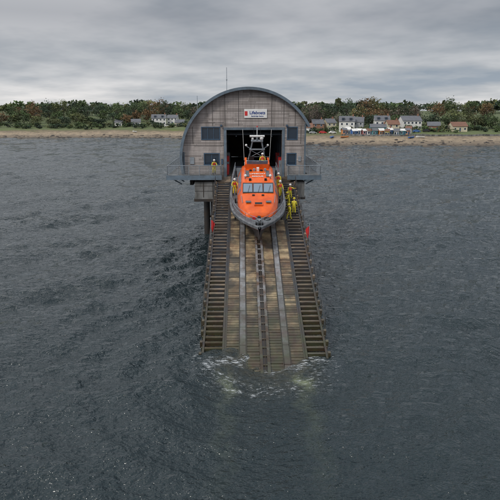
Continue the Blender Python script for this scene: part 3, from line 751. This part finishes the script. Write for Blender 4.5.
# ------------------------------------------------------------ houses
cols={'wwall':(.74,.73,.70),'cream':(.6,.54,.40),'brickw':(.28,.14,.09),'slate':(.13,.135,.15),'tile':(.20,.10,.065),'teal':(.05,.28,.30),'blue':(.05,.14,.38),'yel':(.55,.42,.10),'org':(.60,.22,.07),'pink':(.5,.2,.2),'greyw':(.35,.36,.37)}
for k,c in cols.items(): M[k]=pm('paint_'+k,c,.7,tuple(v*.8 for v in c),.5)
def house(name,x,d,w,dp,h,rh,wall,roof,rot=0,storeys=2,dormer=False):
    y=float(shore(x))+d; z=float(gz(np.array(x),np.array(y)))
    e=empty(name,(x,y,z-.15),(0,0,rot))
    m=MB(); m.b2(-w/2,w/2,-dp/2,dp/2,-1,h)
    m.add([(-w/2,-dp/2,h),(-w/2,dp/2,h),(-w/2,0,h+rh-.05),(w/2,-dp/2,h),(w/2,dp/2,h),(w/2,0,h+rh-.05)],[(0,2,1),(3,4,5)],0)
    m.build('walls',[wall],e)
    r=MB(); o=.35
    for s_ in(-1,1):
        r.add([(-w/2-o,s_*(dp/2+o),h-.15),(w/2+o,s_*(dp/2+o),h-.15),(w/2+o,0,h+rh),(-w/2-o,0,h+rh),(-w/2-o,s_*(dp/2+o),h-.0),(w/2+o,s_*(dp/2+o),h-.0),(w/2+o,0,h+rh+.15),(-w/2-o,0,h+rh+.15)],[(0,1,2,3),(4,5,6,7),(0,1,5,4),(0,3,7,4),(1,2,6,5)],0)
    if dormer:
        for xx in(-w/4,w/4): r.b2(xx-.9,xx+.9,-dp/2+.4,0,h+.3,h+rh*.75,0)
    r.build('roof',[roof],e)
    wd=MB(); n=max(2,int(w/2.4)); sh_=h/storeys
    for s_ in range(storeys):
        for i in range(n):
            xx=-w/2+w*(i+.5)/n
            if s_==0 and i==n//2: wd.b2(xx-.45,xx+.45,-dp/2-.05,-dp/2+.05,0,2.1,1); continue
            wd.b2(xx-.62,xx+.62,-dp/2-.04,-dp/2+.05,s_*sh_+.85,s_*sh_+2.15,2); wd.b2(xx-.52,xx+.52,-dp/2-.06,-dp/2-.042,s_*sh_+.95,s_*sh_+2.05,0)
    if dormer:
        for xx in(-w/4,w/4): wd.b2(xx-.7,xx+.7,-dp/2+.34,-dp/2+.39,h+.45,h+rh*.68,0)
    wd.build('windows_and_door',['glass','frame','white'],e)
    c=MB(); 
    if h>3: c.b2(w/2-1.3,w/2-.5,-.35,.35,h+rh*.4,h+rh+1.1); c.cyl((w/2-.9,0,h+rh+1.1),(w/2-.9,0,h+rh+1.5),.13)
    else: c.b2(-.1,.1,-dp/2-.9,-dp/2-.1,-.1,.12)
    c.build('chimney' if h>3 else 'step',['brickw'],e)
house('white_house',-66,66,11,8,5.2,2.8,'wwall','slate',.1,2,True)
house('white_house',-56,74,8,7,5,2.4,'wwall','slate',-.1)
house('cottage',-49,62,7,6,2.8,2.2,'cream','slate',.05,1)
house('cottage',-84,61,7,6,2.9,2.2,'wwall','slate',.2,1)
house('cottage',-98,66,6,6,2.9,2.2,'wwall','slate',-.2,1)
house('cottage',37,50,8,7,3,2.4,'wwall','tile',-.1,1)
house('brick_house',45,57,7,7,4.8,2.6,'brickw','slate',.1)
house('white_house',53,60,6,7,5.0,2.4,'cream','slate',.3)
house('white_house',62,52,9,8,6.0,3.0,'wwall','slate',-.15,2,True)
house('white_house',70,58,6,7,5.2,2.8,'greyw','slate',-.3)
house('cafe_building',78,44,9,6,3.8,1.8,'teal','slate',-.1,1)
house('cottage',88,50,7,6,4.6,2.4,'cream','tile',.1,2)
house('white_house',84,60,9,7,6,2.8,'wwall','slate',-.1,2,True)
house('white_house',101,58,12,8,5.5,2.8,'wwall','slate',.15)
house('cottage',112,48,7,6,3,2.2,'brickw','slate',-.2,1)
house('cottage',127,50,9,7,3,2.4,'cream','tile',.1,1)
hc_=['org','wwall','blue','wwall','pink','wwall','teal','org','yel','blue','wwall','teal','org','wwall']
for i,cw in enumerate(hc_):
    house('beach_hut',57+i*2.9+rng.uniform(-.5,.5),31+rng.uniform(-2,6),rng.uniform(2.3,3.0),3.0,rng.uniform(2.5,3.1),rng.uniform(.9,1.4),cw,['slate','wwall','tile','wwall'][rng.integers(0,4)],rng.uniform(-.4,.4),1)
def car(x,d,rot,mt):
    y=float(shore(x))+d; z=float(gz(np.array(x),np.array(y))); e=empty('parked_car',(x,y,z+.05),(0,0,rot)); m=MB()
    prof=[(-2.1,.35),(-2.15,.75),(-1.95,.95),(-1.5,1.0),(-.95,1.45),(.6,1.48),(1.15,1.0),(2.0,.85),(2.15,.6),(2.1,.35)]
    vs=[(px,s_*(.85 if pz<1.1 else .68),pz) for s_ in(-1,1) for px,pz in prof]; k=len(prof)
    m.add(vs,[tuple(range(k)),tuple(range(k,2*k))[::-1]]+[(i,(i+1)%k,k+(i+1)%k,k+i) for i in range(k)],0)
    for s_ in(-1,1):
        m.b2(-1.05,.75,s_*.76-.05,s_*.76+.05,1.03,1.38,1)
        for wx in(-1.35,1.35): m.cyl((wx,s_*.66,.33),(wx,s_*.9,.33),.33,2,n=14)
    m.build('body_and_wheels',[mt,'glass','black'],e,bevel=.04)
for x,d,r_,mt in((40,38,.1,'greyw'),(46,39,0,'red'),(51.5,37,.2,'wwall'),(100,40,0,'blue'),(106,41,-.1,'black'),(-58,52,.1,'wwall')): car(x,d,r_,mt)
swl=MB()
xs_=np.arange(55,150,3.)
for a,b_ in zip(xs_[:-1],xs_[1:]):
    ya_,yb_=float(shore(a))+27,float(shore(b_))+27; za=float(gz(np.array(a),np.array(ya_)))
    p=Vector((a,ya_,za)); q_=Vector((b_,yb_,za)); mid=(p+q_)/2; swl.box(mid,((q_-p).length*1.01,.6,1.8),0,rot=Matrix.Rotation(math.atan2(yb_-ya_,3),3,'Z'))
swl.build('sea_wall',['conc'])
def dinghy(x,d,rot,mat):
    y=float(shore(x))+d; z=float(gz(np.array(x),np.array(y))); e=empty('dinghy',(x,y,z+.05),(0,0,rot)); m=MB(); S=[]
    ll=np.linspace(-2.3,2.3,12)
    for l in ll:
        w_=.85*(1-max(0,(l+.3)/2.7)**2.2)**.5 if l>-.3 else .85-.05*abs(l); w_=max(w_,.03); S.append([(-w_,l,.65+.1*max(0,l)),(-w_*.7,l,.15),(0,l,0+.15*max(0,l-1)),(w_*.7,l,.15),(w_,l,.65+.1*max(0,l)),(w_*.85,l,.6+.1*max(0,l)),(-w_*.85,l,.6+.1*max(0,l))])
    vs=[p for s_ in S for p in s_]; K_=7; m.add(vs,[(i*K_+j,i*K_+(j+1)%K_,(i+1)*K_+(j+1)%K_,(i+1)*K_+j) for i in range(11) for j in range(K_)]+[tuple(range(K_))],0); m.cyl((0,.6,.6),(0,.7,5.5),.04,1)
    m.b2(-.5,.5,-.4,-.1,.62,.72,1)
    m.build('hull_and_mast',[mat,'galv'],e,smooth=True)
for i,(x,mt) in enumerate(((49,'blue'),(56,'org'),(-78,'wwall'),(97,'wwall'),(92,'blue'))): dinghy(float(x),23.,rng.uniform(-1.5,1.5),mt)
rk=MB()
for i in range(420):
    x=rng.uniform(-190,190); d=rng.uniform(-4,20)*rng.random()**.5; y=float(shore(x))+d; z=float(gz(np.array(x),np.array(y))); rk.ball((x,y,z),rng.uniform(.25,.9),0,(rng.uniform(.8,2.2),1,rng.uniform(.3,.7)),6)
rk.build('beach_rocks',['darksteel'])

# ------------------------------------------------------------ world / light
w=bpy.data.worlds.new('World'); bpy.context.scene.world=w; w.use_nodes=True; nt=w.node_tree; nt.nodes.clear()
out=nd(nt,'ShaderNodeOutputWorld'); tc=nd(nt,'ShaderNodeTexCoord')
SE,SR=math.radians(42),math.radians(222)
sky=nd(nt,'ShaderNodeTexSky'); sky.sky_type='NISHITA'; sky.sun_disc=False; sky.sun_elevation=SE; sky.sun_rotation=SR
bg1=nd(nt,'ShaderNodeBackground'); bg1.inputs[1].default_value=.06; nt.links.new(sky.outputs[0],bg1.inputs[0])
sp=nd(nt,'ShaderNodeSeparateXYZ'); nt.links.new(tc.outputs['Generated'],sp.inputs[0])
zc_=mth(nt,'MAXIMUM',sp.outputs[2],0); zd_=mth(nt,'ADD',zc_,.13)
cb=nd(nt,'ShaderNodeCombineXYZ'); nt.links.new(mth(nt,'DIVIDE',sp.outputs[0],zd_),cb.inputs[0]); nt.links.new(mth(nt,'DIVIDE',sp.outputs[1],zd_),cb.inputs[1])
cn=noise(nt,mapping(nt,cb.outputs[0],(.85,.85,1),(0,0,.6)),1.0,5,.52)
cn2=noise(nt,mapping(nt,cb.outputs[0],(.40,.35,1),(0,0,.9)),.9,2,.5)
cf=mth(nt,'ADD',mth(nt,'MULTIPLY',cn,.6),mth(nt,'MULTIPLY',cn2,.4))
cfr=maprange(nt,cf,.39,.61,0,1)
gr=nd(nt,'ShaderNodeValToRGB'); nt.links.new(zc_,gr.inputs[0]); el=gr.color_ramp.elements
el[0].position=0; el[0].color=(.72,.72,.72,1); el[1].position=1; el[1].color=(1.15,1.17,1.2,1)
for ps,cl in((.05,(.66,.665,.68)),(.10,(.50,.515,.54)),(.155,(.36,.375,.405)),(.19,(.42,.435,.46)),(.27,(.85,.87,.90)),(.45,(1.15,1.17,1.2))):
    e_=el.new(ps); e_.color=(*cl,1)
mul=nd(nt,'ShaderNodeValToRGB'); nt.links.new(cfr,mul.inputs[0]); e2=mul.color_ramp.elements
e2[0].position=0; e2[0].color=(.52,.60,.70,1); e2[1].position=1; e2[1].color=(1.32,1.29,1.27,1)
e_=e2.new(.4); e_.color=(.80,.83,.87,1)
col=mixc(nt,1.0,gr.outputs[0],mul.outputs[0],'MULTIPLY')
bg2=nd(nt,'ShaderNodeBackground'); nt.links.new(col,bg2.inputs[0]); bg2.inputs[1].default_value=.95
ms=nd(nt,'ShaderNodeMixShader'); ms.inputs[0].default_value=.9; nt.links.new(bg1.outputs[0],ms.inputs[1]); nt.links.new(bg2.outputs[0],ms.inputs[2]); nt.links.new(ms.outputs[0],out.inputs[0])
w.cycles.sampling_method='MANUAL'; w.cycles.sample_map_resolution=256
sd=bpy.data.lights.new('sun','SUN'); sd.energy=1.5; sd.angle=math.radians(10); sd.color=(1,.95,.88)
so_=bpy.data.objects.new('sun',sd); C.objects.link(so_)
az=SR; dirv=Vector((math.sin(az)*math.cos(SE),math.cos(az)*math.cos(SE),math.sin(SE)))
so_.rotation_euler=dirv.to_track_quat('Z','Y').to_euler()

# ------------------------------------------------------------ camera
cam=bpy.data.cameras.new('camera'); cam.lens=39.6; cam.sensor_width=36; cam.clip_end=20000; cam.clip_start=.5
cmo=bpy.data.objects.new('camera',cam); C.objects.link(cmo); cmo.location=(-1.545,-64.9,16.4)
cmo.rotation_euler=(math.radians(90-13.99),0,-.0147)
bpy.context.scene.camera=cmo
sc=bpy.context.scene; sc.view_settings.view_transform='Standard'; sc.view_settings.look='None'; sc.view_settings.exposure=0
